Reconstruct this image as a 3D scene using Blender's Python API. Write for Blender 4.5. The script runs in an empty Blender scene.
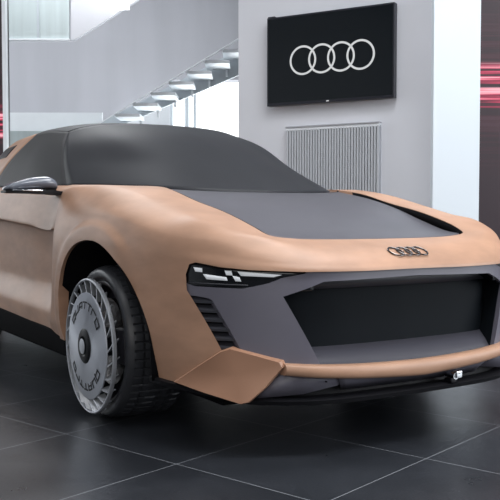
import bpy, bmesh, math, random
import numpy as np
from mathutils import Vector, Matrix
random.seed(4)
S = bpy.context.scene
COL = S.collection
PI = math.pi

# ------------------------------------------------------------ camera frame
F = 850.0
CAM = Vector((3.71, -2.46, 0.955))
YAW = math.radians(32)
PITCH = math.atan(35/850)
FH = Vector((-math.cos(YAW), math.sin(YAW), 0))
RT = Vector((math.sin(YAW), math.cos(YAW), 0))
cam = bpy.data.cameras.new('camera'); camo = bpy.data.objects.new('camera', cam); COL.objects.link(camo)
cam.sensor_width = 36; cam.lens = 36*F/500; cam.clip_end = 200
fw = FH*math.cos(PITCH) - Vector((0, 0, math.sin(PITCH)))
camo.location = CAM
camo.rotation_euler = fw.to_track_quat('-Z', 'Y').to_euler()
S.camera = camo

# ------------------------------------------------------------ materials
def mat(name, col, rough=.5, metal=0., var=0., vscale=6., bump=0., bscale=80., coat=0., emit=None, estr=1., spec=.5, stretch=(1, 1, 1)):
    m = bpy.data.materials.new(name); m.use_nodes = True
    nt = m.node_tree; b = nt.nodes['Principled BSDF']
    b.inputs['Base Color'].default_value = (*col, 1)
    b.inputs['Roughness'].default_value = rough
    b.inputs['Metallic'].default_value = metal
    b.inputs['Coat Weight'].default_value = coat
    b.inputs['Coat Roughness'].default_value = .12
    b.inputs['Specular IOR Level'].default_value = spec
    if emit:
        b.inputs['Emission Color'].default_value = (*emit, 1); b.inputs['Emission Strength'].default_value = estr
    tc = nt.nodes.new('ShaderNodeTexCoord'); mp = nt.nodes.new('ShaderNodeMapping')
    mp.inputs['Scale'].default_value = stretch
    nt.links.new(tc.outputs['Object'], mp.inputs['Vector'])
    if var > 0:
        n = nt.nodes.new('ShaderNodeTexNoise'); n.inputs['Scale'].default_value = vscale; n.inputs['Detail'].default_value = 6
        nt.links.new(mp.outputs[0], n.inputs['Vector'])
        r = nt.nodes.new('ShaderNodeValToRGB')
        r.color_ramp.elements[0].position = .3; r.color_ramp.elements[1].position = .7
        r.color_ramp.elements[0].color = (*[c*(1-var) for c in col], 1)
        r.color_ramp.elements[1].color = (*[min(1, c*(1+var)) for c in col], 1)
        nt.links.new(n.outputs['Fac'], r.inputs[0]); nt.links.new(r.outputs[0], b.inputs['Base Color'])
    if bump > 0:
        n2 = nt.nodes.new('ShaderNodeTexNoise'); n2.inputs['Scale'].default_value = bscale; n2.inputs['Detail'].default_value = 3
        bp = nt.nodes.new('ShaderNodeBump'); bp.inputs['Strength'].default_value = bump; bp.inputs['Distance'].default_value = .002
        nt.links.new(mp.outputs[0], n2.inputs['Vector'])
        nt.links.new(n2.outputs['Fac'], bp.inputs['Height']); nt.links.new(bp.outputs[0], b.inputs['Normal'])
    return m
M = {}
M['clay'] = mat('copper_clay', (.43, .248, .162), .46, var=.13, vscale=5, bump=.16, bscale=28, stretch=(1, 1, 2.5), spec=.5)
M['film'] = mat('charcoal_film', (.017, .018, .022), .5, var=.05, spec=.2)
M['sidefilm'] = mat('grey_side_film', (.028, .028, .030), .6, var=.05, spec=.25)
M['hood'] = mat('hood_film_with_sheen', (.085, .083, .098), .38, var=.04)  # dark film lightened to lilac grey: reflected light put into the colour
M['mask'] = mat('lilac_grey_satin', (.125, .12, .15), .4, var=.04)
M['dgrey'] = mat('dark_grey_satin', (.035, .036, .045), .38)
M['black'] = mat('black_plastic', (.006, .006, .008), .5, spec=.25)
M['void'] = mat('black_liner', (.003, .003, .004), .9, spec=.1)
M['grilleback'] = mat('grille_black', (.006, .008, .0105), .6, spec=.08)
M['blade'] = mat('smooth_copper_paint', (.40, .215, .135), .45, var=.03)
M['gloss'] = mat('black_gloss', (.006, .007, .009), .12)
M['lamp'] = mat('light_pixel', (.7, .72, .75), .3, emit=(.8, .85, .9), estr=.25)
M['rubber'] = mat('tyre_rubber', (.034, .036, .042), .40, var=.15, vscale=30)
M['silver'] = mat('brushed_silver', (.46, .48, .53), .36, metal=.75)
_nt = M['silver'].node_tree; _b = _nt.nodes['Principled BSDF']; _b.inputs['Anisotropic'].default_value = .8
_t = _nt.nodes.new('ShaderNodeTangent'); _t.direction_type = 'RADIAL'; _t.axis = 'Y'; _nt.links.new(_t.outputs[0], _b.inputs['Tangent'])
M['alu'] = mat('pale_alloy', (.55, .57, .61), .45, metal=.6)
M['chrome'] = mat('chrome', (.8, .82, .85), .12, metal=1)
M['dchrome'] = mat('dark_chrome', (.12, .11, .11), .2, metal=.9)
M['mirrorcap'] = mat('grey_mirror_cap', (.13, .14, .17), .22, coat=.5)
M['wall'] = mat('grey_painted_wall', (.62, .63, .67), .75, var=.04, vscale=1.2, bump=.03, bscale=120)
M['wallback'] = mat('grey_plaster_wall', (.43, .435, .47), .7, var=.05, vscale=1.0, stretch=(3, 3, .3))
M['white'] = mat('white_paint', (.76, .79, .82), .6, var=.02)
M['stairwhite'] = mat('white_stair_paint', (.80, .84, .87), .6, var=.02)
M['stairgrey'] = mat('pale_blue_steel', (.48, .53, .57), .5, var=.04)
M['glassgrey'] = mat('frosted_glass', (.50, .57, .58), .2, var=.08, vscale=2, stretch=(6, 6, .3))
M['screen'] = mat('tv_screen_glass', (.004, .006, .008), .12, spec=.35)
M['bezel'] = mat('tv_bezel', (.008, .009, .015), .35)
M['ringlight'] = mat('screen_ring', (.3, .3, .3), .5, emit=(.62, .64, .64), estr=.6)
M['slat'] = mat('slat_white', (.46, .48, .51), .55)
M['slatgap'] = mat('slat_shadow_board', (.34, .35, .38), .7)
M['column'] = mat('pale_blue_column', (.68, .74, .79), .6)
M['gallery'] = mat('gallery_white', (.60, .61, .65), .6)
M['shelf'] = mat('shelf_grey', (.055, .054, .068), .5, spec=.25)
M['ceil'] = mat('ceiling_white', (.62, .63, .66), .8)
M['roomdark'] = mat('dark_room_wall', (.16, .165, .19), .8)

def led_mat():
    m = bpy.data.materials.new('led_wall_image'); m.use_nodes = True; nt = m.node_tree; b = nt.nodes['Principled BSDF']
    b.inputs['Base Color'].default_value = (.035, .022, .028, 1); b.inputs['Roughness'].default_value = .45
    tc = nt.nodes.new('ShaderNodeTexCoord'); sx = nt.nodes.new('ShaderNodeSeparateXYZ')
    nt.links.new(tc.outputs['Object'], sx.inputs[0])
    mp = nt.nodes.new('ShaderNodeMapping'); mp.inputs['Scale'].default_value = (.25, .25, 17)
    nt.links.new(tc.outputs['Object'], mp.inputs['Vector'])
    n = nt.nodes.new('ShaderNodeTexNoise'); n.inputs['Scale'].default_value = 1.6; n.inputs['Detail'].default_value = 4
    nt.links.new(mp.outputs[0], n.inputs['Vector'])
    r = nt.nodes.new('ShaderNodeValToRGB')
    e = r.color_ramp.elements; e[0].position = .44; e[0].color = (.03, .0, .004, 1); e[1].position = .62; e[1].color = (.95, .45, .52, 1)
    k = e.new(.53); k.color = (.62, .03, .10, 1)
    nt.links.new(n.outputs['Fac'], r.inputs[0])
    # band around object z = 0 with a dark gap in the middle
    ab = nt.nodes.new('ShaderNodeMath'); ab.operation = 'ABSOLUTE'; nt.links.new(sx.outputs['Z'], ab.inputs[0])
    r2 = nt.nodes.new('ShaderNodeValToRGB'); e = r2.color_ramp.elements
    e[0].position = 0.008; e[0].color = (0, 0, 0, 1); e[1].position = .022; e[1].color = (1, 1, 1, 1)
    k = e.new(.17); k.color = (1, 1, 1, 1); k = e.new(.23); k.color = (.035, .02, .03, 1); k = e.new(.9); k.color = (.0, 0, 0, 1)
    nt.links.new(ab.outputs[0], r2.inputs[0])
    mx = nt.nodes.new('ShaderNodeMix'); mx.data_type = 'RGBA'; mx.blend_type = 'MULTIPLY'; mx.inputs[0].default_value = 1
    nt.links.new(r.outputs[0], mx.inputs[6]); nt.links.new(r2.outputs[0], mx.inputs[7])
    nt.links.new(mx.outputs[2], b.inputs['Emission Color']); b.inputs['Emission Strength'].default_value = 1.1
    return m
M['led'] = led_mat()

def floor_mat():
    m = bpy.data.materials.new('dark_stone_tiles'); m.use_nodes = True; nt = m.node_tree; b = nt.nodes['Principled BSDF']
    tc = nt.nodes.new('ShaderNodeTexCoord')
    mp = nt.nodes.new('ShaderNodeMapping'); mp.vector_type = 'TEXTURE'
    a = math.radians(17.3); o = Vector((.825, -.99, 0))
    mp.inputs['Location'].default_value = o; mp.inputs['Rotation'].default_value = (0, 0, a)
    mp.inputs['Scale'].default_value = (.69, .69, 1)
    nt.links.new(tc.outputs['Object'], mp.inputs['Vector'])
    sx = nt.nodes.new('ShaderNodeSeparateXYZ'); nt.links.new(mp.outputs[0], sx.inputs[0])
    def mth(op, a_, b_=None):
        n = nt.nodes.new('ShaderNodeMath'); n.operation = op
        for i, v in enumerate((a_, b_)):
            if v is None: continue
            if isinstance(v, (int, float)): n.inputs[i].default_value = v
            else: nt.links.new(v, n.inputs[i])
        return n.outputs[0]
    ds = []
    for ax in 'XY':
        fr = mth('FRACT', sx.outputs[ax])
        ds.append(mth('MINIMUM', fr, mth('SUBTRACT', 1., fr)))
    line = mth('LESS_THAN', mth('MINIMUM', ds[0], ds[1]), .0026)
    # per-tile tone
    fl = nt.nodes.new('ShaderNodeVectorMath'); fl.operation = 'FLOOR'; nt.links.new(mp.outputs[0], fl.inputs[0])
    wn = nt.nodes.new('ShaderNodeTexWhiteNoise'); nt.links.new(fl.outputs[0], wn.inputs['Vector'])
    n = nt.nodes.new('ShaderNodeTexNoise'); n.inputs['Scale'].default_value = 3; n.inputs['Detail'].default_value = 8; n.inputs['Roughness'].default_value = .65
    nt.links.new(tc.outputs['Object'], n.inputs['Vector'])
    n2 = nt.nodes.new('ShaderNodeTexNoise'); n2.inputs['Scale'].default_value = 140; n2.inputs['Detail'].default_value = 2
    nt.links.new(tc.outputs['Object'], n2.inputs['Vector'])
    r = nt.nodes.new('ShaderNodeValToRGB'); e = r.color_ramp.elements
    e[0].position = .25; e[0].color = (.006, .007, .009, 1); e[1].position = .8; e[1].color = (.040, .044, .053, 1)
    s = mth('ADD', mth('MULTIPLY', n.outputs['Fac'], .4), mth('ADD', mth('MULTIPLY', wn.outputs['Value'], .22), mth('MULTIPLY', n2.outputs['Fac'], .5)))
    nt.links.new(s, r.inputs[0])
    mx = nt.nodes.new('ShaderNodeMix'); mx.data_type = 'RGBA'
    nt.links.new(line, mx.inputs[0]); nt.links.new(r.outputs[0], mx.inputs[6]); mx.inputs[7].default_value = (.25, .26, .28, 1)
    nt.links.new(mx.outputs[2], b.inputs['Base Color'])
    rr = mth('ADD', mth('MULTIPLY', n.outputs['Fac'], .22), .20)
    nt.links.new(rr, b.inputs['Roughness'])
    b.inputs['Specular IOR Level'].default_value = .5
    bp = nt.nodes.new('ShaderNodeBump'); bp.inputs['Strength'].default_value = .5; bp.inputs['Distance'].default_value = .001
    nt.links.new(n2.outputs['Fac'], bp.inputs['Height']); nt.links.new(bp.outputs[0], b.inputs['Normal'])
    return m
M['floor'] = floor_mat()

# ------------------------------------------------------------ object helpers
def link(name, me, m, parent=None, smooth=True, angle=40):
    if smooth:
        for p in me.polygons: p.use_smooth = True
    o = bpy.data.objects.new(name, me); COL.objects.link(o)
    if m is not None and len(me.materials) == 0: me.materials.append(M[m] if isinstance(m, str) else m)
    if parent is not None: o.parent = parent
    if smooth:
        try: me.set_sharp_from_angle(angle=math.radians(angle))
        except Exception: pass
    return o
def obj(name, bm, m, parent=None, smooth=True, angle=40):
    me = bpy.data.meshes.new(name); bmesh.ops.recalc_face_normals(bm, faces=bm.faces[:]); bm.to_mesh(me); bm.free()
    return link(name, me, m, parent, smooth, angle)
def tag(o, label, cat, group=None):
    o['label'] = label; o['category'] = cat
    if group: o['group'] = group
def empty(name, loc=(0, 0, 0), rz=0):
    o = bpy.data.objects.new(name, None); COL.objects.link(o); o.location = loc; o.rotation_euler = (0, 0, rz); return o
def struct(o): o['kind'] = 'structure'; return o
def add_box(bm, mn, mx, mtx=None, bevel=0):
    vs = [bm.verts.new((x, y, z)) for x in (mn[0], mx[0]) for y in (mn[1], mx[1]) for z in (mn[2], mx[2])]
    fs = [bm.faces.new([vs[i] for i in q]) for q in ((0, 1, 3, 2), (4, 6, 7, 5), (0, 4, 5, 1), (2, 3, 7, 6), (0, 2, 6, 4), (1, 5, 7, 3))]
    if bevel:
        es = list({e for f in fs for e in f.edges})
        r = bmesh.ops.bevel(bm, geom=es, offset=bevel, segments=2, affect='EDGES', profile=.5)
        vs = list({v for v in r['verts']} | {v for v in vs if v.is_valid})
    if mtx is not None:
        for v in vs:
            if v.is_valid: v.co = mtx @ v.co
    return vs
def loft(bm, rows, closed_u=False, cap=False):
    g = [[bm.verts.new(p) for p in r] for r in rows]
    for i in range(len(g)-1):
        n = len(g[i])
        for j in range(n if closed_u else n-1):
            bm.faces.new((g[i][j], g[i][(j+1) % n], g[i+1][(j+1) % n], g[i+1][j]))
    if cap:
        bm.faces.new(g[0]); bm.faces.new(g[-1][::-1])
    return g
def revolve(bm, prof, n=64, axis='Y', c=(0, 0, 0)):
    """prof: (radius, offset along the axis)"""
    rows = []
    for k in range(n):
        a = 2*PI*k/n; row = []
        for r, h in prof:
            row.append((c[0]+r*math.cos(a), c[1]+h, c[2]+r*math.sin(a)))
        rows.append(row)
    g = [[bm.verts.new(p) for p in r] for r in rows]
    for i in range(n):
        for j in range(len(prof)-1):
            bm.faces.new((g[i][j], g[i][j+1], g[(i+1) % n][j+1], g[(i+1) % n][j]))
def tube(bm, pts, rad, n=8, closed=False):
    pts = [Vector(p) for p in pts]; rows = []
    N = len(pts)
    for i, p in enumerate(pts):
        t = (pts[(i+1) % N]-pts[i-1]) if closed else (pts[min(i+1, N-1)]-pts[max(i-1, 0)])
        t.normalize(); a = t.orthogonal() if i == 0 else (pa - t*pa.dot(t))
        a.normalize(); pa = a; b = t.cross(a)
        r = rad(i/(N-1)) if callable(rad) else rad
        rows.append([p + (a*math.cos(2*PI*k/n)+b*math.sin(2*PI*k/n))*r for k in range(n)])
    if closed: rows.append(rows[0])
    loft(bm, rows, closed_u=True, cap=not closed)
    if closed: bmesh.ops.remove_doubles(bm, verts=bm.verts[:], dist=1e-6)

# interpolation ------------------------------------------------
def slopes(t, y, mono):
    n = len(t); h = np.diff(t); d = np.diff(y, axis=0)/h[:, None]
    m = np.zeros_like(y)
    for i in range(1, n-1):
        w = (h[i]*d[i-1] + h[i-1]*d[i])/(h[i]+h[i-1])
        if mono:
            same = (d[i-1]*d[i]) > 0
            w1 = 2*h[i]+h[i-1]; w2 = h[i]+2*h[i-1]
            with np.errstate(divide='ignore', invalid='ignore'):
                hm = (w1+w2)/(w1/d[i-1]+w2/d[i])
            w = np.where(same, hm, 0)
        m[i] = w
    m[0] = d[0]; m[-1] = d[-1]
    return m
def interp(P, k, mono=False, t=None):
    """P (n, d) -> refined with k segments per span"""
    P = np.array(P, float); n = len(P)
    if t is None:
        dl = np.linalg.norm(np.diff(P, axis=0), axis=1); t = np.concatenate([[0], np.cumsum(np.maximum(dl, 1e-4)**.6)])
    m = slopes(t, P, mono); out = []
    for i in range(n-1):
        h = t[i+1]-t[i]
        for s in range(k):
            u = s/k
            out.append((2*u**3-3*u**2+1)*P[i]+(u**3-2*u**2+u)*h*m[i]+(-2*u**3+3*u**2)*P[i+1]+(u**3-u**2)*h*m[i+1])
    out.append(P[-1]); return np.array(out)
def surf(table, ku, kv, mono_u=False, mono_v=True):
    """table [rows][cols][3]"""
    T = np.array(table, float)
    dl = np.linalg.norm(np.diff(T, axis=1), axis=2).mean(0); tu = np.concatenate([[0], np.cumsum(np.maximum(dl, 1e-4)**.7)])
    A = np.array([interp(r, ku, mono_u, tu) for r in T])
    dl = np.linalg.norm(np.diff(T, axis=0), axis=2).mean(1); tv = np.concatenate([[0], np.cumsum(np.maximum(dl, 1e-4)**.8)])
    B = np.array([interp(A[:, j], kv, mono_v, tv) for j in range(A.shape[1])])
    return np.transpose(B, (1, 0, 2))
def mirrored(bm, G):
    loft(bm, [[tuple(p) for p in r] for r in G])
    loft(bm, [[(p[0], -p[1], p[2]) for p in r][::-1] for r in G])
    bmesh.ops.remove_doubles(bm, verts=bm.verts[:], dist=1e-5)
def lin(x, xs, ys): return float(np.interp(x, xs, ys))
def apply_mods(o):
    dg = bpy.context.evaluated_depsgraph_get(); dg.update()
    me = bpy.data.meshes.new_from_object(o.evaluated_get(dg)); o.modifiers.clear(); o.data = me
    for p in me.polygons: p.use_smooth = True
    try: me.set_sharp_from_angle(angle=math.radians(32))
    except Exception: pass
def cut(o, cutters):
    for i, c in enumerate(cutters):
        m = o.modifiers.new('b%d' % i, 'BOOLEAN'); m.operation = 'DIFFERENCE'; m.object = c; m.solver = 'EXACT'
    apply_mods(o)
    for c in cutters: bpy.data.objects.remove(c)
def solid(o, th, off=-1):
    m = o.modifiers.new('s', 'SOLIDIFY'); m.thickness = th; m.offset = off; return m
def prism_x(poly, x0, x1):
    bm = bmesh.new(); a = [bm.verts.new((x0, y, z)) for y, z in poly]; b = [bm.verts.new((x1, y, z)) for y, z in poly]
    bm.faces.new(a); bm.faces.new(b[::-1]); n = len(poly)
    for i in range(n): bm.faces.new((a[i], a[(i+1) % n], b[(i+1) % n], b[i]))
    return obj('cutter', bm, None, smooth=False)
def rounded(poly, r=.012, n=4):
    out = []; N = len(poly)
    for i in range(N):
        p = Vector(poly[i]); a = Vector(poly[i-1])-p; b = Vector(poly[(i+1) % N])-p
        d = min(r, a.length*.45, b.length*.45); A = p+a.normalized()*d; B = p+b.normalized()*d
        for k in range(n+1):
            t = k/n; out.append(tuple((1-t)**2*A+2*t*(1-t)*p+t*t*B))
    return out
def mir(poly): return [(-y, z) for y, z in poly][::-1]

# ------------------------------------------------------------ the car
car = empty('car', (0, 0, 0))
tag(car, 'copper clay-model crossover coupe with charcoal cabin and grey front mask on dark tiles', 'car')

C_Y = [0, .3, .5, .6, .72, .83, .90, .95, .965]
C_X = [1.10, 1.09, 1.06, 1.015, .925, .80, .67, .50, .35]
_cy = np.array(C_Y); _cx = np.array(C_X)[:, None]
_m = slopes(_cy, _cx, True)
def CX(y):
    y = min(abs(y), .965); i = min(int(np.searchsorted(_cy, y, side='right'))-1, len(_cy)-2)
    h = _cy[i+1]-_cy[i]; u = (y-_cy[i])/h
    return float(((2*u**3-3*u**2+1)*_cx[i]+(u**3-2*u**2+u)*h*_m[i]+(-2*u**3+3*u**2)*_cx[i+1]+(u**3-u**2)*h*_m[i+1])[0])
def FX(y, z): return CX(y) + .05*max(0, .745-z)

rear = [(-1.9, 0), (-2.5, 0)]
r0 = [(1.10,0,.24),(1.09,.3,.24),(1.04,.55,.24),(.935,.70,.245),(.81,.83,.25),(.67,.89,.26),(.5,.93,.27),(.25,.955,.29),(0,.96,.30),(-.3,.96,.31),(-.65,.955,.325),(-.725,.95,.335),(-1.2,.955,.355),(-1.9,.955,.37),(-2.5,.955,.37),(-2.95,.95,.36),(-3.4,.9,.34),(-3.75,.72,.34),(-3.88,.4,.34),(-3.9,0,.34)]
r1 = [(1.12,0,.42),(1.11,.3,.42),(1.06,.55,.42),(.945,.72,.42),(.82,.83,.42),(.69,.90,.42),(.5,.95,.42),(.25,.975,.42),(0,.985,.42),(-.3,.985,.42),(-.65,.978,.42),(-.725,.962,.42),(-1.2,.962,.43),(-1.9,.955,.44),(-2.5,.97,.44),(-2.95,.985,.43),(-3.4,.93,.42),(-3.78,.75,.42),(-3.92,.4,.42),(-3.94,0,.42)]
r2 = [(1.11,0,.58),(1.10,.3,.58),(1.05,.55,.58),(.935,.72,.58),(.81,.83,.58),(.68,.90,.58),(.5,.955,.58),(.25,.98,.58),(0,.99,.60),(-.3,.99,.60),(-.65,.972,.58),(-.725,.912,.58),(-1.2,.908,.585),(-1.9,.912,.60),(-2.5,.965,.60),(-2.95,.99,.60),(-3.4,.935,.6),(-3.78,.75,.6),(-3.92,.4,.6),(-3.94,0,.6)]
r3 = [(1.10,0,.735),(1.09,.3,.735),(1.04,.55,.737),(.925,.72,.746),(.80,.83,.758),(.67,.90,.775),(.5,.95,.79),(.25,.978,.81),(0,.985,.82),(-.3,.985,.82),(-.65,.965,.78),(-.725,.908,.75),(-1.2,.905,.75),(-1.9,.910,.76),(-2.5,.96,.78),(-2.95,.985,.8),(-3.4,.93,.8),(-3.76,.74,.8),(-3.9,.4,.8),(-3.92,0,.8)]
r3b = 0
r4 = [(1.055,0,.785),(1.045,.3,.785),(1.00,.53,.792),(.905,.69,.822),(.79,.802,.858),(.66,.875,.870),(.5,.918,.893),(.25,.945,.94),(0,.955,.965),(-.3,.955,.97),(-.65,.945,.93),(-.725,.937,.885),(-1.2,.942,.905),(-1.9,.945,.937),(-2.5,.965,.94),(-2.95,.97,.95),(-3.4,.91,.95),(-3.72,.72,.94),(-3.86,.4,.93),(-3.88,0,.93)]
r3b = [tuple((np.array(a)*.5+np.array(b)*.5)+np.array((.006 if i < 5 else 0, .006 if i > 4 else 0, 0))) for i, (a, b) in enumerate(zip(r3, r4))]
r3b[0] = (r3b[0][0], 0, r3b[0][2]); r3b[-1] = (r3b[-1][0], 0, r3b[-1][2])
r3b[11] = (-.725,.916,.868); r3b[12] = (-1.2,.916,.885); r3b[13] = (-1.9,.918,.917)
r5 = [(.965,0,.825),(.955,.28,.826),(.925,.50,.838),(.865,.63,.872),(.785,.725,.897),(.65,.77,.936),(.5,.775,.961),(.28,.785,1.008),(0,.795,1.068),(-.3,.805,1.105),(-.65,.855,1.105),(-.74,.872,1.09),(-1.2,.905,1.07),(-1.9,.912,1.08),(-2.5,.93,1.08),(-2.95,.92,1.08),(-3.4,.86,1.06),(-3.62,.7,1.04),(-3.78,.4,1.03),(-3.8,0,1.03)]
r6 = [(.832,0,.850),(.832,.27,.852),(.828,.45,.858),(.808,.552,.872),(.72,.575,.906),(.62,.580,.936),(.48,.584,.972),(.25,.586,1.018),(0,.585,1.075),(-.18,.565,1.098),(-.45,.685,1.11),(-.65,.775,1.118),(-1.2,.885,1.125),(-1.9,.87,1.14),(-2.5,.84,1.15),(-2.95,.8,1.15),(-3.3,.7,1.12),(-3.5,.55,1.1),(-3.6,.3,1.09),(-3.6,0,1.09)]
r7 = []
for i, (x, y, z) in enumerate(r6):
    d = [.015, .015, .02, .035, .05, .055, .055, .05, .04, .03, .03, .03][i] if i < 12 else .03
    r7.append((x-.008 if i < 5 else x, max(0, y-.008) if i > 1 else y, z-d))
r8 = [(x if i > 7 else x*.92, 0, z-.03) for i, (x, y, z) in enumerate(r7)]
rb = [(x*.98, 0, z) for x, y, z in r0]
for R in (r0, r1, r2, r3, r4): assert len(R) == 20
KU = 14
B1 = surf([r0, r1, r2, r3, r3b, r4, r5, r6], KU, 8)
B2 = surf([r6, r7], KU, 2); B3 = surf([r7, r8], KU, 3)
Bb = surf([rb, r0], KU, 3)
G = np.concatenate([Bb[:-1], B1[:-1], B2[:-1], B3], 0)
nb = len(Bb)-1
ARCH = [tuple(p) for p in interp([(-.465,0),(-.455,.20),(-.450,.37),(-.435,.60),(-.37,.725),(-.25,.803),(-.07,.838),(.10,.822),(.25,.760),(.36,.685),(.44,.595),(.50,.49),(.527,.40),(.545,.20),(.55,0)], 6)][::-1]
_ar = np.array(ARCH)
# wheel-arch flares standing out of the flank
for i in range(nb, nb+len(B1)):
    for j in range(G.shape[1]):
        p = G[i, j]
        if p[1] > .8:
            for cx in (0, -2.95):
                r = float(np.min(np.hypot(_ar[:, 0]-(p[0]-cx), _ar[:, 1]-p[2])))
                if abs(p[0]-cx-.04) < .48 and .0 < p[2] < .80 and math.hypot(p[0]-cx-.04, p[2]-.345) < .47: r = 0
                w = max(0, min(1, (.105-r)/.045)); w = w*w*(3-2*w)
                w *= max(0, min(1, (.46-(p[0]-cx))/.2))
                p[1] += .018*w
bm = bmesh.new(); mirrored(bm, G)
body = obj('body', bm, 'clay', car)
cutters = []
lip = [(0,.735),(.3,.733),(.55,.735),(.72,.742),(.80,.751),(.862,.768)]
side = [(.877,.76),(.885,.72),(.884,.656),(.803,.42),(.79,.34),(.78,.10)]
half = lip+side
cutters.append(prism_x(half+[(-y, z) for y, z in half[:0:-1]], .50, 1.4))
for cx in (0, -2.95):
    for s in (-1, 1):
        bm = bmesh.new(); ring = [(cx+x, z) for x, z in ARCH]
        a = [bm.verts.new((x, s*.55, z)) for x, z in ring]; b = [bm.verts.new((x, s*1.2, z)) for x, z in ring]
        bm.faces.new(a); bm.faces.new(b[::-1])
        for i in range(len(ring)): bm.faces.new((a[i], a[(i+1) % len(ring)], b[(i+1) % len(ring)], b[i]))
        cutters.append(obj('cutter', bm, None, smooth=False))
cut(body, cutters)

# wheel arch liners
for cx in (0, -2.95):
    for s in (-1, 1):
        bm = bmesh.new(); rows = []
        for x, z in ARCH[8:-8]:
            x2, z2 = .04+(x-.04)*.990, .36+(z-.36)*.990
            rows.append([(cx+x2, s*.50, z2), (cx+x2, s*(.992 if -.44 < x < .42 else .955), z2)])
        g = loft(bm, rows)
        bm.faces.new([r[0] for r in g])
        l = obj('wheel_arch_liner', bm, 'void', car); solid(l, .004, 0)

def patch(name, table, m, ku=6, kv=6, th=.006, mirror=True, mono_u=False, parent=None):
    G = surf(table, ku, kv, mono_u, False); bm = bmesh.new()
    if mirror: mirrored(bm, G)
    else: loft(bm, [[tuple(p) for p in r] for r in G])
    o = obj(name, bm, m, parent or car)
    if th: solid(o, th)
    return o
# hood cover: rows are x stations, columns run centre -> edge
hood = []
for (xc, zc, xe, ze) in [(-.03,1.072,-.17,1.088),(.20,1.032,.10,1.043),(.40,.982,.32,.990),(.58,.927,.52,.926),(.72,.879,.68,.880),(.82,.848,.79,.866)]:
    row = []
    for y, t in ((0, 0), (.16, .05), (.32, .22), (.45, .55), (.53, .85), (.563, 1.)):
        row.append((xc+(xe-xc)*t, y, zc+(ze-zc)*t))
    hood.append(row)
hood[-1] = [(.825,0,.847),(.825,.18,.848),(.824,.34,.850),(.818,.46,.855),(.806,.52,.861),(.785,.548,.868)]
hp = patch('hood_panel', hood, 'hood', 6, 6, .012)
# vents: black inner wall between panel and fender
vt = [[(x, y-.004, z-.002) for x, y, z in r6[2:10]], [(x-.004, y-.012, z-.05) for x, y, z in r6[2:10]]]
for s in (-1, 1):
    G = surf([[(x, s*y, z) for x, y, z in r] for r in vt], 6, 2); bm = bmesh.new(); loft(bm, [[tuple(p) for p in r] for r in G])
    o = obj('hood_vent', bm, 'void', car); solid(o, .004, 1 if s > 0 else -1)

# cabin
W = [[(-.02,0,1.068),(-.06,.30,1.075),(-.17,.50,1.088),(-.45,.665,1.105),(-.80,.83,1.118)],
     [(-.40,0,1.245),(-.43,.28,1.245),(-.53,.47,1.238),(-.74,.635,1.24),(-1.0,.775,1.25)],
     [(-.82,0,1.42),(-.84,.26,1.415),(-.90,.47,1.405),(-1.03,.61,1.385),(-1.18,.705,1.375)],
     [(-1.25,0,1.535),(-1.26,.25,1.53),(-1.28,.44,1.515),(-1.31,.56,1.49),(-1.33,.625,1.465)]]
patch('windshield_cover', W, 'film', 6, 8)
def roofrow(x, zc, ye, ze):
    return [(x, ye*t, zc+(ze-zc)*q) for t, q in ((0, 0), (.4, .08), (.7, .33), (.9, .68), (1, 1))]
RF = [W[3], roofrow(-1.6, 1.570, .635, 1.492), roofrow(-1.9, 1.578, .635, 1.50)]
RF2 = [RF[2], roofrow(-2.5, 1.555, .62, 1.478), roofrow(-3.0, 1.46, .58, 1.39), roofrow(-3.35, 1.32, .54, 1.26), roofrow(-3.55, 1.12, .5, 1.10)]
patch('roof_cover', RF, 'film', 6, 6)
patch('rear_roof', RF2, 'clay', 6, 6)
# sides: columns go rearwards, rows belt -> roof edge
def sidecol(b, t, bulge=.03):
    out = []
    for k in range(5):
        u = k/4; out.append((b[0]+(t[0]-b[0])*u, b[1]+(t[1]-b[1])*u+bulge*math.sin(PI*u), b[2]+(t[2]-b[2])*u))
    return out
cols = [[W[0][4], tuple(np.array(W[0][4])*.45+np.array(W[1][4])*.55), W[1][4], W[2][4], W[3][4]],
        sidecol((-1.2,.887,1.125), (-1.6,.635,1.492)), sidecol((-1.6,.882,1.132), (-1.75,.635,1.498)), sidecol((-2.12,.872,1.145), (-1.9,.635,1.50))]
tb = [[c[k] for c in cols] for k in range(5)]
for s in (-1, 1):
    patch('side_window_cover', [[(x, s*y, z) for x, y, z in r] for r in tb], 'sidefilm', 6, 6, .006, False)
cols2 = [cols[-1], sidecol((-2.5,.85,1.15), (-2.5,.62,1.478)), sidecol((-2.95,.79,1.15), (-3.0,.58,1.39), .015), sidecol((-3.3,.66,1.12), (-3.35,.54,1.26), .005), sidecol((-3.5,.54,1.09), (-3.55,.5,1.10), 0)]
tb2 = [[c[k] for c in cols2] for k in range(5)]
for s in (-1, 1):
    patch('rear_pillar', [[(x, s*y, z) for x, y, z in r] for r in tb2], 'clay', 6, 6, .006, False)
# small dark quarter window in the rear pillar
def on_side(x, u):
    x0 = np.interp(-x, [1.95, 2.5, 2.97], [0, 1, 2]); i = min(int(x0), 1); f = x0-i
    a = [np.array(cols2[i]), np.array(cols2[i+1])]; k = u*4; j = min(int(k), 3); g = k-j
    p = [(1-g)*A[j]+g*A[j+1] for A in a]; return (1-f)*p[0]+f*p[1]
for s in (-1, 1):
    rows = []
    for k in range(7):
        u = .60+.26*k/6; row = []
        for q in range(9):
            x = -2.20-.28*q/8-.10*(u-.6); p = on_side(x, u); row.append((p[0], s*(p[1]+.005), p[2]+.002))
        rows.append(row)
    bm = bmesh.new(); loft(bm, rows); o = obj('quarter_window', bm, 'black', car); solid(o, .004, 0)

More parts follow.
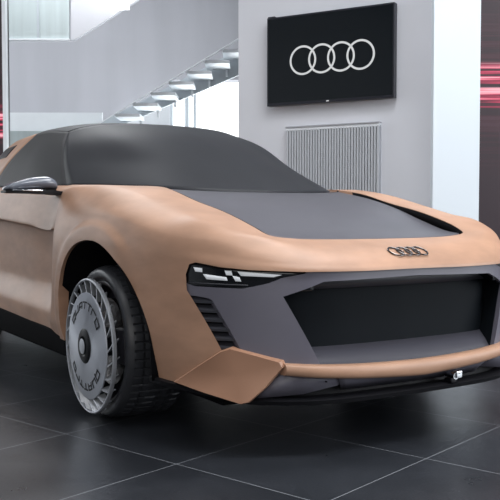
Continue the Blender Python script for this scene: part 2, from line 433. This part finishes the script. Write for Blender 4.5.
# front mask ---------------------------------------------------
bm = bmesh.new(); rows = []
def slab(name, y0, y1, z0, z1, off, th, m, ny=60, nz=14, parent=None, top=None, bot=None):
    rows = []
    for a in range(nz+1):
        row = []
        for y in np.linspace(y0, y1, ny+1):
            zt_ = top(y) if top else z1; zb_ = bot(y) if bot else z0; z = zb_+(zt_-zb_)*a/nz; row.append((FX(y, z)-off, y, z))
        rows.append(row)
    bm = bmesh.new(); f = loft(bm, rows); b = loft(bm, [[(p[0]-th, p[1], p[2]) for p in r] for r in rows])
    nzz = len(f); nn = len(f[0])
    for i in range(nzz-1):
        bm.faces.new((f[i][0], f[i+1][0], b[i+1][0], b[i][0])); bm.faces.new((f[i][-1], b[i][-1], b[i+1][-1], f[i+1][-1]))
    for j in range(nn-1):
        bm.faces.new((f[0][j], b[0][j], b[0][j+1], f[0][j+1])); bm.faces.new((f[-1][j], f[-1][j+1], b[-1][j+1], b[-1][j]))
    return obj(name, bm, m, parent or car)
grille_poly = [(.613,.639),(.46,.695),(0,.705),(-.46,.695),(-.613,.639),(-.45,.30),(0,.28),(.45,.30)]
head_poly = rounded([(.884,.757),(.882,.684),(.86,.672),(.735,.668),(.66,.689),(.612,.712),(.53,.728),(.53,.742),(.70,.750),(.83,.766),(.868,.774)], .010)
intake_poly = rounded([(.876,.637),(.822,.626),(.749,.439),(.745,.40),(.798,.40)], .012)
LIPTOP = lambda y: lin(abs(y), [0, .55, .72, .80, .862, .9], [.739, .739, .746, .755, .770, .772])
mask = slab('front_mask', -.90, .90, .33, .79, .016, .03, 'mask', ny=72, nz=20, top=LIPTOP, bot=lambda y: lin(abs(y), [0, .78, .86, .9], [.33, .33, .56, .65]))
cut(mask, [prism_x(grille_poly, .3, 1.5)] + [prism_x(q, .3, 1.5) for p in (head_poly, intake_poly) for q in (p, mir(p))])
# grille: dark recessed back, sloping shelf, side returns
gb = slab('grille', -.63, .63, .40, .72, .12, .01, 'grilleback', ny=40, nz=6)
bm = bmesh.new(); rows = []
for z, off in ((.715, .10), (.66, .108)):
    rows.append([(FX(y, z)-off, y, z) for y in np.linspace(-.58, .58, 41)])
loft(bm, rows); o = obj('grille_upper_band', bm, 'dgrey', gb); solid(o, .006, 0)
bm = bmesh.new(); rows = []
for z, off in ((.425, .125), (.39, .075), (.345, .02)):
    rows.append([(FX(y, z)-off, y, z) for y in np.linspace(-.56, .56, 41)])
loft(bm, rows); o = obj('grille_shelf', bm, 'shelf', gb); solid(o, .008, 0)
for s in (-1, 1):
    bm = bmesh.new()
    loft(bm, [[(FX(y, z)-.03, s*y, z), (FX(y, z)-.125, s*(y+.01), z)] for y, z in ((.46, .697), (.613, .641), (.45, .30))])
    o = obj('grille_side_return', bm, 'grilleback', gb, smooth=False); solid(o, .006, 0)
# intakes with louvres
def F3(y, z, off): return (FX(y, z)-off, y, z)
for s in (-1, 1):
    rows = [[(FX(s*y, z)-.075, s*y, z) for y in np.linspace(.885-.36*(.66-z), .71, 7)] for z in np.linspace(.36, .66, 7)]
    bm = bmesh.new(); loft(bm, rows); ib = obj('side_intake', bm, 'void', car); solid(ib, .006, 0)
    zs = [.618, .582, .546, .510, .474, .438]
    for z in zs:
        yo = lin(z, [.40, .64], [.797, .878]); yi = lin(z, [.439, .626], [.746, .822])
        bm = bmesh.new()
        a = [F3(s*yy, z-.002, .022) for yy in np.linspace(yi-.006, yo+.004, 6)]
        b = [F3(s*yy, z+.016, .062) for yy in np.linspace(yi-.006, yo+.004, 6)]
        c = [(p[0], p[1], p[2]-.013) for p in b]; d = [(p[0], p[1], p[2]-.010) for p in a]
        loft(bm, [[a[k], b[k], c[k], d[k]] for k in range(6)], closed_u=True, cap=True)
        obj('louvre', bm, 'dgrey', ib, smooth=False)
# headlights
for s in (-1, 1):
    rows = [[(FX(s*y, z)-.024, s*y, z) for y in np.linspace(.50, .89, 25) for z in [.66+(LIPTOP(y)-.002-.66)*t]] for t in np.linspace(0, 1, 7)]
    bm = bmesh.new(); loft(bm, rows); hl = obj('headlight', bm, 'gloss', car); solid(hl, .004, 0)
    def quad(name, pts, m, off=.016):
        n = 8; rows = []
        (a, b, c, d) = [Vector(p) for p in pts]   # a-b top, d-c bottom
        for t in (0, .5, 1):
            row = []
            for k in range(n+1):
                u = k/n; p = (a.lerp(b, u)).lerp(d.lerp(c, u), t); row.append((FX(s*p[0], p[1])-off, s*p[0], p[1]))
            rows.append(row)
        bm = bmesh.new(); loft(bm, rows); o = obj(name, bm, m, hl); solid(o, .004, 0)
    quad('light_pixel', [(.863,.748),(.843,.745),(.843,.729),(.859,.731)], 'lamp')
    quad('light_pixel', [(.841,.722),(.781,.712),(.778,.698),(.832,.702)], 'lamp')
    quad('light_pixel', [(.785,.738),(.767,.737),(.764,.719),(.781,.720)], 'lamp')
    quad('light_pixel', [(.764,.718),(.745,.713),(.740,.696),(.756,.697)], 'lamp')
    quad('light_pixel', [(.750,.735),(.615,.723),(.643,.714),(.740,.718)], 'lamp')
    quad('lower_trim', [(.876,.688),(.720,.684),(.720,.679),(.876,.683)], 'dgrey', .018)

# bumper bar
bm = bmesh.new(); rows = []
for y in np.linspace(-.63, .63, 61):
    t = abs(y)/.63; zc = .327+.034*t**1.6; hh = .034-.010*t; x = FX(y, .34)+.024; row = []
    for k in range(16):
        a = 2*PI*k/16; ca, sa = math.cos(a), math.sin(a)
        row.append((x-.028+.034*math.copysign(abs(ca)**.7, ca), y, zc+hh*math.copysign(abs(sa)**.7, sa)))
    rows.append(row)
loft(bm, rows, closed_u=True, cap=True); obj('bumper_bar', bm, 'clay', car)
# corner blades
for s in (-1, 1):
    pts = [(.66,.918,.283),(.76,.868,.355),(.855,.812,.425),(.887,.785,.440),(.955,.715,.418),(1.025,.640,.393),(1.032,.632,.372),(1.00,.69,.295),(.965,.745,.236),(.94,.768,.226),(.80,.855,.256)]
    P = [Vector((x, s*y, z)) for x, y, z in pts]; c = sum(P, Vector())/len(P)
    bm = bmesh.new(); n = len(P); nr = Vector((.62, s*.76, -.05)).normalized()
    outer = [bm.verts.new(p) for p in P]; inner = [bm.verts.new(p.lerp(c, .035)+nr*.010) for p in P]
    cv = bm.verts.new(c+nr*.012); back = [bm.verts.new(p-nr*.03) for p in P]
    for i in range(n):
        k = (i+1) % n
        bm.faces.new((outer[i], outer[k], inner[k], inner[i])); bm.faces.new((inner[i], inner[k], cv)); bm.faces.new((outer[k], outer[i], back[i], back[k]))
    bm.faces.new(back[::-1])
    obj('corner_blade', bm, 'blade', car, angle=35)
# lower front panel and splitter
lp = slab('lower_panel', -.80, .80, .232, .345, .075, .02, 'black', ny=48, nz=3)
bm = bmesh.new()
loft(bm, [[(FX(y, .3)-.005, y, .325) for y in np.linspace(-.42, .42, 31)], [(FX(y, .3)-.055, y, .262) for y in np.linspace(-.37, .37, 31)]])
o = obj('lower_strip', bm, 'mask', car); solid(o, .008, 0)
for s in (-1, 1):
    bm = bmesh.new()
    rows = [[(FX(y, .3)-q, s*y, z) for y, z, q in r] for r in (((.76,.25,.02),(.70,.295,.01),(.62,.345,.0),(.43,.335,.0)), ((.74,.235,.03),(.66,.25,.02),(.55,.262,.02),(.39,.285,.04)))]
    loft(bm, rows); o = obj('lower_facet', bm, 'mask', car); solid(o, .008, 0)
bm = bmesh.new()
plan = [(CX(y)+.03, y) for y in np.linspace(0, .80, 24)]+[(.78,.865),(.68,.915),(.57,.945),(.50,.95)]
def ringrow(off, z): return [(x-off, max(0, y-off*.6) if y else 0, z) for x, y in plan]
full = lambda r: [(x, -y, z) for x, y, z in r[::-1]]+r[1:]
zz = lambda r, f: [(x, y, f(abs(y), z)) for x, y, z in r]
lift = lambda y, z: z+.0+.045*max(0, (y-.72)/.24)
rw = [zz(full(ringrow(.20, .242)), lift), zz(full(ringrow(.02, .244)), lift), zz(full(ringrow(.004, .236)), lift), zz(full(ringrow(.012, .218)), lift), zz(full(ringrow(.20, .218)), lift)]
loft(bm, rw); obj('front_splitter', bm, 'black', car)
# sills
for s in (-1, 1):
    bm = bmesh.new(); rows = []
    for x in np.linspace(-.50, -2.5, 21):
        zt = lin(-x, [.5, 1.2, 2.5], [.335, .36, .375])
        rows.append([(x, s*.80, zt), (x, s*.950, zt), (x, s*.957, zt-.008), (x, s*.960, zt-.055), (x, s*.94, .225), (x, s*.90, .20), (x, s*.80, .20)])
    loft(bm, rows, closed_u=True, cap=True); obj('side_sill', bm, 'void', car, angle=25)
bm = bmesh.new(); add_box(bm, (-3.6, -.78, .20), (.82, .78, .26)); obj('underbody', bm, 'void', car, smooth=False)
# tow hook
bm = bmesh.new(); ty = .185; tx = FX(ty, .3)+.0
tube(bm, [(tx-.06, ty, .278), (tx+.015, ty, .272)], .016, 12)
add_box(bm, (tx-.02, ty-.006, .262), (tx+.022, ty+.03, .292), bevel=.004)
obj('tow_eye_cover', bm, 'chrome', car)['label'] = 'small chrome fitting under the bumper bar'
bm = bmesh.new(); add_box(bm, (tx-.03, ty-.026, .243), (tx+.012, ty+.006, .262), bevel=.003); obj('tow_eye_base', bm, 'black', car)

# rings emblem on the nose: placed on the sloping nose face
eb = empty('emblem'); eb.parent = car
n0 = Vector((.09, 0, .042)); pc = Vector((1.030, 0, .7985))
slope = Vector((.09, 0, -.042)).normalized(); nrm = Vector((.042, 0, .09)).normalized()
bm = bmesh.new()
def nosex(y): return lin(abs(y), [0, .28, .5], [0, -.010, -.045])
for k in range(4):
    yc = (k-1.5)*.045; pts = []
    for q in range(40):
        a = 2*PI*q/40; y = yc+.033*math.cos(a); p = pc+slope*(.036*math.sin(a))+nrm*.005
        pts.append((p.x+nosex(y), y, p.z))
    b2 = bmesh.new(); tube(b2, pts, .0036, 8, True); me = bpy.data.meshes.new('t'); b2.to_mesh(me); b2.free(); bm.from_mesh(me); bpy.data.meshes.remove(me)
bpy.data.objects.remove(eb)
em = obj('ring_emblem', bm, 'dchrome', car)

# side mirror
bm = bmesh.new(); rows = []
mp_ = interp([(-.903,1.105,1.102,.012),(-.908,1.126,1.094,.045),(-.925,1.148,1.092,.068),(-.955,1.161,1.092,.078),(-1.02,1.158,1.092,.080),(-1.10,1.141,1.087,.074),(-1.155,1.122,1.084,.062),(-1.18,1.108,1.084,.045),(-1.19,1.098,1.087,.012)], 4)
for y, zt_, zb_, dd in mp_:
    row = []
    for k in range(20):
        a = 2*PI*k/20; ca, sa = math.cos(a), math.sin(a)
        row.append((-.77+dd*math.copysign(abs(ca)**.8, ca), y, (zt_+zb_)/2+(zt_-zb_)/2*math.copysign(abs(sa)**.8, sa)))
    rows.append(row)
loft(bm, rows, closed_u=True, cap=True)
mir_o = obj('side_mirror', bm, 'mirrorcap', car)
bm = bmesh.new(); rows = []
for y, z, d, h in ((-1.19,1.078,.045,.006),(-1.15,1.078,.07,.007),(-1.02,1.076,.07,.007),(-.95,1.078,.055,.012),(-.86,1.070,.04,.010)):
    rows.append([(-.77+d*cx_, y, z+h*cz) for cx_, cz in ((1, -1), (1, 1), (-1, 1), (-1, -1))])
loft(bm, rows, closed_u=True, cap=True); obj('mirror_base', bm, 'black', mir_o, smooth=False)
bm = bmesh.new(); add_box(bm, (-.80, -.97, 1.08), (-.74, -.91, 1.098), bevel=.003); obj('mirror_foot', bm, 'black', mir_o, smooth=False)
bm = bmesh.new(); add_box(bm, (-.73, -1.16, 1.080), (-.694, -1.0, 1.088), bevel=.003); obj('mirror_trim', bm, 'chrome', mir_o)

# ------------------------------------------------------------ wheels
WH = .36
def strokes():
    q = [[(1,-.35),(1,1),(.0,1),(0,0),(1,0)]]
    u = [[(0,1),(0,0),(1,0),(1,1)]]
    a = [[(0,0),(.15,.9),(.5,1),(1,1),(1,0)],[(.25,.35),(1,.35)]]
    t = [[(0,1),(1,1)],[(.5,1),(.5,0)]]
    r = [[(0,0),(0,1),(1,1)]]
    o = [[(0,0),(0,1),(1,1),(1,0),(0,0)]]
    return [q, u, a, t, t, r, o]
def lower(o):
    o.location.z = -.014; return o
def make_wheel(s):
    w_bm = bmesh.new(); revolve(w_bm, [(.07, .06), (.07, -.082), (.001, -.082)], 32)   # barrel and dark inner disc; outer side towards -Y locally
    revolve(w_bm, [(.275, .22), (.272, .0), (.285, -.005), (.292, .0), (.292, .24)], 64)
    revolve(w_bm, [(.001, .06), (.14, .06), (.27, .10)], 48)
    w = obj('wheel', w_bm, 'dgrey', car)
    # tyre
    bm = bmesh.new()
    prof = [(.292, .0), (.298, -.012), (.318, -.022), (.340, -.018), (.352, .0), (.3585, .022), (.360, .06), (.360, .135), (.360, .21), (.3585, .25), (.352, .272), (.335, .29), (.305, .285), (.292, .26)]
    n = 336; prof = [tuple(p) for p in interp(prof, 3)]
    rows = []
    for k in range(n):
        a = 2*PI*k/n; row = []
        for (r, h) in prof:
            if .012 < h < .262 and r > .35:
                gro = any(abs(h-c) < .0055 for c in (.065, .115, .165, .215))
                if gro: r -= .006
                elif k % 6 == 0: r -= .006
            row.append((r*math.cos(a), h, r*math.sin(a)))
        rows.append(row)
    rows.append(rows[0]); loft(bm, rows); bmesh.ops.remove_doubles(bm, verts=bm.verts[:], dist=1e-6)
    obj('tyre', bm, 'rubber', w, angle=18)
    # cover disc: lightly domed
    bm = bmesh.new()
    revolve(bm, [(.06, -.095), (.10, -.095), (.17, -.092), (.249, -.084), (.252, -.080), (.249, -.076), (.06, -.082)], 96)
    lower(obj('wheel_cover', bm, 'silver', w))
    # rim ring with slanted vanes
    bm = bmesh.new()
    revolve(bm, [(.306, -.078), (.311, -.080), (.316, -.076), (.316, -.062), (.310, -.058), (.3055, -.066), (.306, -.078)], 96)
    nv = 24
    for k in range(nv):
        a0 = 2*PI*k/nv; rows = []
        for t in np.linspace(0, 1, 5):
            r = .246+.064*t; a = a0+.17*t; wd = .0042-.001*t
            y = -.082+.006*t
            c = Vector((r*math.cos(a), y, r*math.sin(a)))
            tg = Vector((-math.sin(a), 0, math.cos(a)))
            rows.append([c-tg*wd, c+tg*wd, c+tg*(wd+.018)+Vector((0, .030, 0)), c+tg*(.018-wd)+Vector((0, .030, 0))])
        loft(bm, rows, closed_u=True, cap=True)
    lower(obj('vane_ring', bm, 'alu', w, angle=30))
    bm = bmesh.new(); revolve(bm, [(.0, -.112), (.020, -.112), (.036, -.108)][::-1], 40); lower(obj('centre_cap', bm, 'alu', w))
    bm = bmesh.new(); revolve(bm, [(.040, -.098), (.048, -.104), (.072, -.102), (.082, -.096), (.082, -.088), (.040, -.088)], 48); lower(obj('hub_ring', bm, 'black', w))
    # lettering, twice around the cover
    def yd(r): return lin(r, [.06, .10, .17, .249], [-.095, -.095, -.092, -.084])-.0015
    def ribbon(p, q, wd):
        nonlocal bm
        (r0_, a0), (r1_, a1) = p, q; nseg = max(2, int(abs(a1-a0)/.03)+1)
        pts = [(r0_+(r1_-r0_)*k/nseg, a0+(a1-a0)*k/nseg) for k in range(nseg+1)]
        rows = []
        c = [Vector((r*math.cos(a), yd(r), r*math.sin(a))) for r, a in pts]
        for i, v in enumerate(c):
            t = (c[min(i+1, nseg)]-c[max(i-1, 0)]).normalized(); nn = Vector((-t.z, 0, t.x))*wd
            e = t*wd if i == nseg else (-t*wd if i == 0 else Vector())
            rows.append([v+nn+e, v-nn+e])
        loft(bm, rows)
    for turn in (0, 1):
        bm = bmesh.new()
        base = math.radians(150)+PI*turn
        for li, st in enumerate(strokes()):
            a0 = base-math.radians(17.5)*li
            for s_ in st:
                pp = [(.178+.028*y, a0-math.radians(12.5)*x) for x, y in s_]
                for p, q in zip(pp, pp[1:]): ribbon(p, q, .0036)
        lt = obj('wheel_lettering', bm, 'black', w, smooth=False); solid(lt, .001, 0); lower(lt)
    # brake disc and caliper
    bm = bmesh.new(); revolve(bm, [(.05, .03), (.205, .03), (.205, .055), (.05, .055)], 48); obj('brake_disc', bm, 'dchrome', w)
    bm = bmesh.new(); add_box(bm, (.13, .0, -.08), (.245, .08, .08), bevel=.012); obj('brake_caliper', bm, 'dgrey', w)
    if s > 0: w.rotation_euler = (0, 0, PI)
    return w
w0 = make_wheel(-1); w0.location = (-.055, -.925, WH-.004); w0.rotation_euler = (0, 0, math.radians(-1.0))
for (x, y, rz) in ((-.055, .925, PI-math.radians(1.0)), (-2.95, -.925, 0), (-2.95, .925, PI)):
    w = w0.copy(); COL.objects.link(w); w.location = (x, y, WH-.004); w.rotation_euler = (0, 0, rz)
    for ch in w0.children:
        c = ch.copy(); COL.objects.link(c); c.parent = w

# ------------------------------------------------------------ the room
# room frame: R to the right, D straight away from where the photographer stood, z up
def rd(R, D, z=0): return Vector((CAM.x, CAM.y, 0))+FH*D+RT*R+Vector((0, 0, z))
def kk(v): return math.cos(PITCH)+(250-v)/F*math.sin(PITCH)
def zat(v, D): return CAM.z+D*(-math.sin(PITCH)+(250-v)/F*math.cos(PITCH))/kk(v)
def Rat(u, v, D): return D*(u-250)/F/kk(v)
RM = Matrix(((RT.x, FH.x, 0, CAM.x), (RT.y, FH.y, 0, CAM.y), (0, 0, 1, 0), (0, 0, 0, 1)))
RANG = math.atan2(RT.y, RT.x)
def rbox(name, R0, R1, D0, D1, z0, z1, m, parent=None, bevel=0):
    bm = bmesh.new(); add_box(bm, (R0, D0, z0), (R1, D1, z1), RM, bevel); return obj(name, bm, m, parent, smooth=False)

H = 6.0
bm = bmesh.new(); add_box(bm, (-9, -6, -.1), (9, 17, 0), RM); struct(obj('floor', bm, 'floor', smooth=False))
struct(rbox('ceiling', -9, 9, -6, 17, H, H+.1, 'ceil'))
struct(rbox('wall_left', -9.1, -9, -6, 17, 0, H, 'white'))
struct(rbox('wall_right', 9, 9.1, -6, 17, 0, H, 'wall'))
struct(rbox('wall_behind', -9, 9, -6.1, -6, 0, H, 'roomdark'))
# back wall with a tall window opening
DB = 15.0
wx0 = (170-250)/F*DB; zt = zat(80, DB)
bm = bmesh.new()
add_box(bm, (-9, DB, 0), (wx0, DB+.25, H), RM); add_box(bm, (wx0, DB, zt), (2.2, DB+.25, H), RM); add_box(bm, (wx0, DB, 0), (2.2, DB+.25, .5), RM); add_box(bm, (2.2, DB, 0), (9, DB+.25, H), RM)
struct(obj('wall_back', bm, 'wallback', smooth=False))
bm = bmesh.new()
a = (187-250)/F*DB
add_box(bm, (a-.03, DB+.02, .5), (a+.03, DB+.12, zt), RM); add_box(bm, (a+.12, DB+.02, .5), (a+.16, DB+.12, zt), RM)
add_box(bm, (wx0, DB+.02, .5), (wx0+.05, DB+.12, zt), RM); add_box(bm, (2.15, DB+.02, .5), (2.2, DB+.12, zt), RM)
add_box(bm, (wx0, DB+.02, .5), (2.2, DB+.12, .56), RM)
struct(obj('window_1', bm, 'stairgrey', smooth=False))
# pale low wall in front of the back wall, bottom left
struct(rbox('wall_low', -5.0, (103-250)/F*13.8, 13.8, 13.86, 0, zat(112.5, 13.8), 'white'))
# glass ledge
lg = rbox('glass_balustrade', (8-250)/F*13, (112-250)/F*13, 13.0, 13.04, 1.0, zat(131, 13), 'glassgrey')
tag(lg, 'low frosted glass balustrade behind the roof of the car', 'balustrade')

# gallery (upper floor edge) with glass railing at upper left
DG = 12.5
gy = zat(39.5, DG)
gal = empty('gallery_railing', rd((40-250)/F*DG, DG, gy))
tag(gal, 'frosted glass railing panels of the upper gallery at top left', 'railing')
gi = Matrix.Translation(-gal.location)
def gbox(name, u0, u1, v0, v1, D, m, th=.03):
    bm = bmesh.new(); add_box(bm, ((u0-250)/F*D, D, zat(v1, D)), ((u1-250)/F*D, D+th, zat(v0, D)), gi @ RM); return obj(name, bm, m, gal, smooth=False)
gbox('glass_panel', 7, 39, -25, 39, DG, 'glassgrey')
gbox('glass_panel', 41, 71, -25, 39, DG, 'glassgrey')
gbox('post', 39, 41, -25, 39, DG-.01, 'stairgrey', .05)
gbox('bottom_rail', 7, 71, 38.4, 40, DG-.02, 'white', .08)
# upper flight: pale solid balustrade rising to the right
def plate(name, uv, D, th, m, parent=None, mt=None):
    bm = bmesh.new(); mt = mt or RM
    f = [bm.verts.new(mt @ Vector((Rat(u, v, D), D, zat(v, D)))) for u, v in uv]; b = [bm.verts.new(mt @ Vector(((u-250)/F*D, D+th, zat(v, D)))) for u, v in uv]
    bm.faces.new(f); bm.faces.new(b[::-1]); n = len(uv)
    for i in range(n): bm.faces.new((f[i], f[(i+1) % n], b[(i+1) % n], b[i]))
    return obj(name, bm, m, parent, smooth=False)
uf = plate('upper_stair_balustrade', [(71,39.5),(75,39.5),(147,-6),(175,-24),(71,-24)], DG, .12, 'gallery')
tag(uf, 'white solid balustrade of the upper stair flight rising beside the glass railing', 'balustrade')
# a lit ceiling fitting seen above the flight
lb = rbox('light_box', (108-250)/F*12.3, (131-250)/F*12.3, 12.2, 12.3, zat(10, 12.3), zat(-14, 12.3), mat('lit_panel', (.9, .9, .9), emit=(1, 1, 1), estr=1.6))
tag(lb, 'small bright white light box at the top of the gallery', 'light')

# lower flight
DS = 12.5
st = empty('staircase', rd((170-250)/F*DS, DS, zat(90, DS)))
tag(st, 'white open-riser staircase climbing to the right behind the car', 'staircase')
si = Matrix.Translation(-st.location) @ RM
plate('stringer', [(94,126),(120,126),(240,74.5),(240,50),(236,51)], DS+.62, .06, 'stairgrey', st, si)
plate('near_stringer', [(93,126.5),(95,126.5),(242,37),(242,35.6)], DS-.02, .05, 'stairwhite', st, si)
nstep = 9
for k in range(nstep):
    u = 96+17.9*k; v = 124.2-10.75*k
    D = DS; R0 = (u-250)/F*D; z = zat(v, D)
    run = 17.9/F*D
    bm = bmesh.new()
    # tread plus its folded riser lip, one board
    add_box(bm, (R0+.02, DS+.03, z-.045), (R0+run+.12, DS+.60, z), si)
    obj('tread', bm, 'stairwhite', st, smooth=False)
    bm = bmesh.new(); add_box(bm, (R0+run+.05, DS+.57, z-.15), (R0+run+.08, DS+.61, z-.045), si); obj('bracket', bm, 'stairwhite', st, smooth=False)
# wall behind the stair to the left of the window
struct(plate('trim_1', [(128,110),(170,96),(170,160),(128,160)], 14.6, .1, 'white'))

# TV wall (turned 29 degrees)
pL = Vector((Rat(268, 62, 9.0), 9.0, 0)); pR = Vector((Rat(397, 50, 8.3), 8.3, 0)); dv = (pR-pL).normalized(); nv_ = Vector((dv.y, -dv.x, 0))
tvm = RM @ Matrix(((dv.x, -nv_.x, 0, pL.x), (dv.y, -nv_.y, 0, pL.y), (0, 0, 1, 0), (0, 0, 0, 1)))   # local x along the wall, y into the wall
wl = (pR-pL).length
def tbox(name, x0, x1, y0, y1, z0, z1, m, parent=None, bevel=0, mt=None):
    bm = bmesh.new(); add_box(bm, (x0, y0, z0), (x1, y1, z1), mt or tvm, bevel); return obj(name, bm, m, parent, smooth=False)
struct(tbox('wall_center', -.392, 2.1, .055, .45, 0, H, 'wall'))
def tv_z(v, D): return zat(v, D)
ztop, zbot = zat(19, 9.0), zat(107, 9.0)
ztop2, zbot2 = zat(3.2, 8.3), zat(98, 8.3)
ztop = (ztop+ztop2)/2; zbot = (zbot+zbot2)/2
tvo = empty('television', tvm @ Vector((wl/2, 0, zbot)))
tag(tvo, 'wall-mounted flat television showing four white rings on black', 'television')
ti = Matrix.Translation(-tvo.location) @ tvm
tbox('housing', .012, wl-.012, -.045, .03, zbot, ztop, 'bezel', tvo, mt=ti, bevel=.004)
tbox('screen', .028, wl-.028, -.048, -.043, zbot+.03, ztop-.018, 'screen', tvo, mt=ti)
tbox('wall_bracket', .3, wl-.3, .028, .0545, zbot+.2, ztop-.2, 'bezel', tvo, mt=ti)
bm = bmesh.new(); add_box(bm, (.02, -.040, ztop), (.10, -.01, ztop+.012), ti); obj('sensor', bm, 'bezel', tvo, smooth=False)
def wallpt(u, v):     # point on the screen plane seen at a photo position
    k = (u-250)/F/kk(v); a = tvm @ Vector((0, -.05, 0)); b = tvm @ Vector((1, -.05, 0))
    ai = RM.inverted() @ a; bi = RM.inverted() @ b; d = bi-ai
    t = (k*ai.y-ai.x)/(d.x-k*d.y); D = ai.y+t*d.y
    return t, zat(v, D)
bm = bmesh.new()
cs = [wallpt(302.6, 60.2), wallpt(321.8, 58.6), wallpt(341.0, 56.4), wallpt(360.3, 54.2)]
print('ring centres', cs)
R_o, R_i = .150, .129
zc0 = sum(c[1] for c in cs)/4; xm = sum(c[0] for c in cs)/4; sp = (cs[3][0]-cs[0][0])/3
for k in range(4):
    cx = xm+(k-1.5)*sp; rows = []
    for q in range(65):
        a = 2*PI*q/64; rows.append([(cx+R_o*math.cos(a), -.0495, zc0+R_o*math.sin(a)), (cx+R_i*math.cos(a), -.0495, zc0+R_i*math.sin(a))])
    loft(bm, [[ti @ Vector(p) for p in r] for r in rows])
bmesh.ops.remove_doubles(bm, verts=bm.verts[:], dist=1e-6)
o = obj('ring_logo', bm, 'ringlight', tvo, smooth=False); solid(o, .001, 0)
tbox('maker_mark', wl/2-.018, wl/2+.012, -.0475, -.0455, zbot+.008, zbot+.02, 'ringlight', tvo, mt=ti)

# slatted vent panel below the television
x0, za = wallpt(284, 125.5); x1, zb = wallpt(377.5, 122)
vzt = (za+zb)/2
vp = empty('slatted_wall_panel', tvm @ Vector(((x0+x1)/2, .05, 0)))
tag(vp, 'pale grey panel of narrow vertical slats on the wall below the television', 'wall panel')
vi = Matrix.Translation(-vp.location) @ tvm
tbox('backing', x0, x1, .02, .052, .25, vzt-.03, 'slatgap', vp, mt=vi)
bm = bmesh.new(); ns = 34
for k in range(ns):
    a = x0+(x1-x0)*(k+.2)/ns; add_box(bm, (a, -.004, .26), (a+(x1-x0)/ns*.62, .022, vzt-.035), vi)
obj('slats', bm, 'slat', vp, smooth=False)
tbox('top_ledge', x0-.003, x1+.003, -.012, .052, vzt-.012, vzt, 'slatgap', vp, mt=vi)
tbox('top_frame', x0, x1, .0, .052, vzt-.045, vzt-.012, 'white', vp, mt=vi)

# white column on the right, led walls
pc_ = Vector(((457-250)/F*7.5, 7.5, 0))
cr0 = Rat(433.5, 100, 7.3); cr1 = Rat(480, 100, 7.3)
struct(rbox('trim_2', cr0, cr1, 7.3, 7.40, 0, H, 'column'))
def led(name, R0, R1, D, zc, label, th=.12):
    o = empty(name, rd((R0+R1)/2, D, 0)); tag(o, label, 'screen', None)
    bm = bmesh.new(); w = (R1-R0)/2; add_box(bm, (-w, 0, -zc+.02), (w, th, 5.6-zc))
    s = obj('display', bm, 'led', o, smooth=False); s.location = (0, 0, zc); o.rotation_euler = (0, 0, RANG)
    bm = bmesh.new(); add_box(bm, (-w-.02, th, 0), (w+.02, th+.1, 5.65)); obj('frame', bm, 'bezel', o, smooth=False)
    return o
led('led_wall', 2.06, 5.2, 8.1, zat(86, 8.1), 'tall dark display wall with red light streaks at the right edge, beside the white column')
led('led_wall', -6.5, (5-250)/F*11, 11.0, zat(122, 11), 'tall dark display wall with red light streaks at the far left edge')
pl_ = rbox('white_post', (4.2-250)/F*10.9, (7.6-250)/F*10.9, 10.9, 11.0, 0, 5.6, 'white')
tag(pl_, 'slim white post beside the left display wall', 'post')

# ------------------------------------------------------------ light
def area(name, loc, size, size_y, energy, col=(1, 1, 1), target=None, rot=None):
    l = bpy.data.lights.new(name, 'AREA'); l.shape = 'RECTANGLE'; l.size = size; l.size_y = size_y; l.energy = energy; l.color = col
    o = bpy.data.objects.new(name, l); COL.objects.link(o); o.location = loc
    if target is not None: o.rotation_euler = (Vector(target)-Vector(loc)).to_track_quat('-Z', 'Y').to_euler()
    elif rot: o.rotation_euler = rot
    return o
for i, (R, D, e) in enumerate([(-3, 1.5, 70), (1.5, 1.5, 170), (-3.5, 6, 25), (1.5, 5.0, 200), (-3, 11.5, 220), (4.5, 2, 180)]):
    area('ceiling_panel', rd(R, D, H-.05), 3.0, 1.6, e, (.96, .98, 1), rot=(0, 0, RANG))
area('window_light', rd(7.5, 2.5, 2.6), 6, 4, 390, (.92, .96, 1), target=rd(0, 4.5, .8))
area('window_light', rd(-.8, 14.7, 1.6), 2.4, 1.8, 130, (.94, .98, 1), target=rd(-1.2, 12, 3.2))
area('window_light', rd(-7.5, 10.5, 3.0), 5, 4, 260, (.92, .97, 1), target=rd(-2, 13, 2.0))
area('window_light', rd(-1.0, -4.5, 3.2), 6, 3, 150, (1, .98, .95), target=rd(0, 4.5, .8))
w = bpy.data.worlds.new('world'); S.world = w; w.use_nodes = True
bg = w.node_tree.nodes['Background']; bg.inputs[0].default_value = (.93, .97, 1, 1); bg.inputs[1].default_value = 2.0

S.view_settings.view_transform = 'Standard'; S.view_settings.look = 'None'; S.view_settings.gamma = 1
S.view_settings.exposure = 0.0
S.view_settings.use_curve_mapping = False
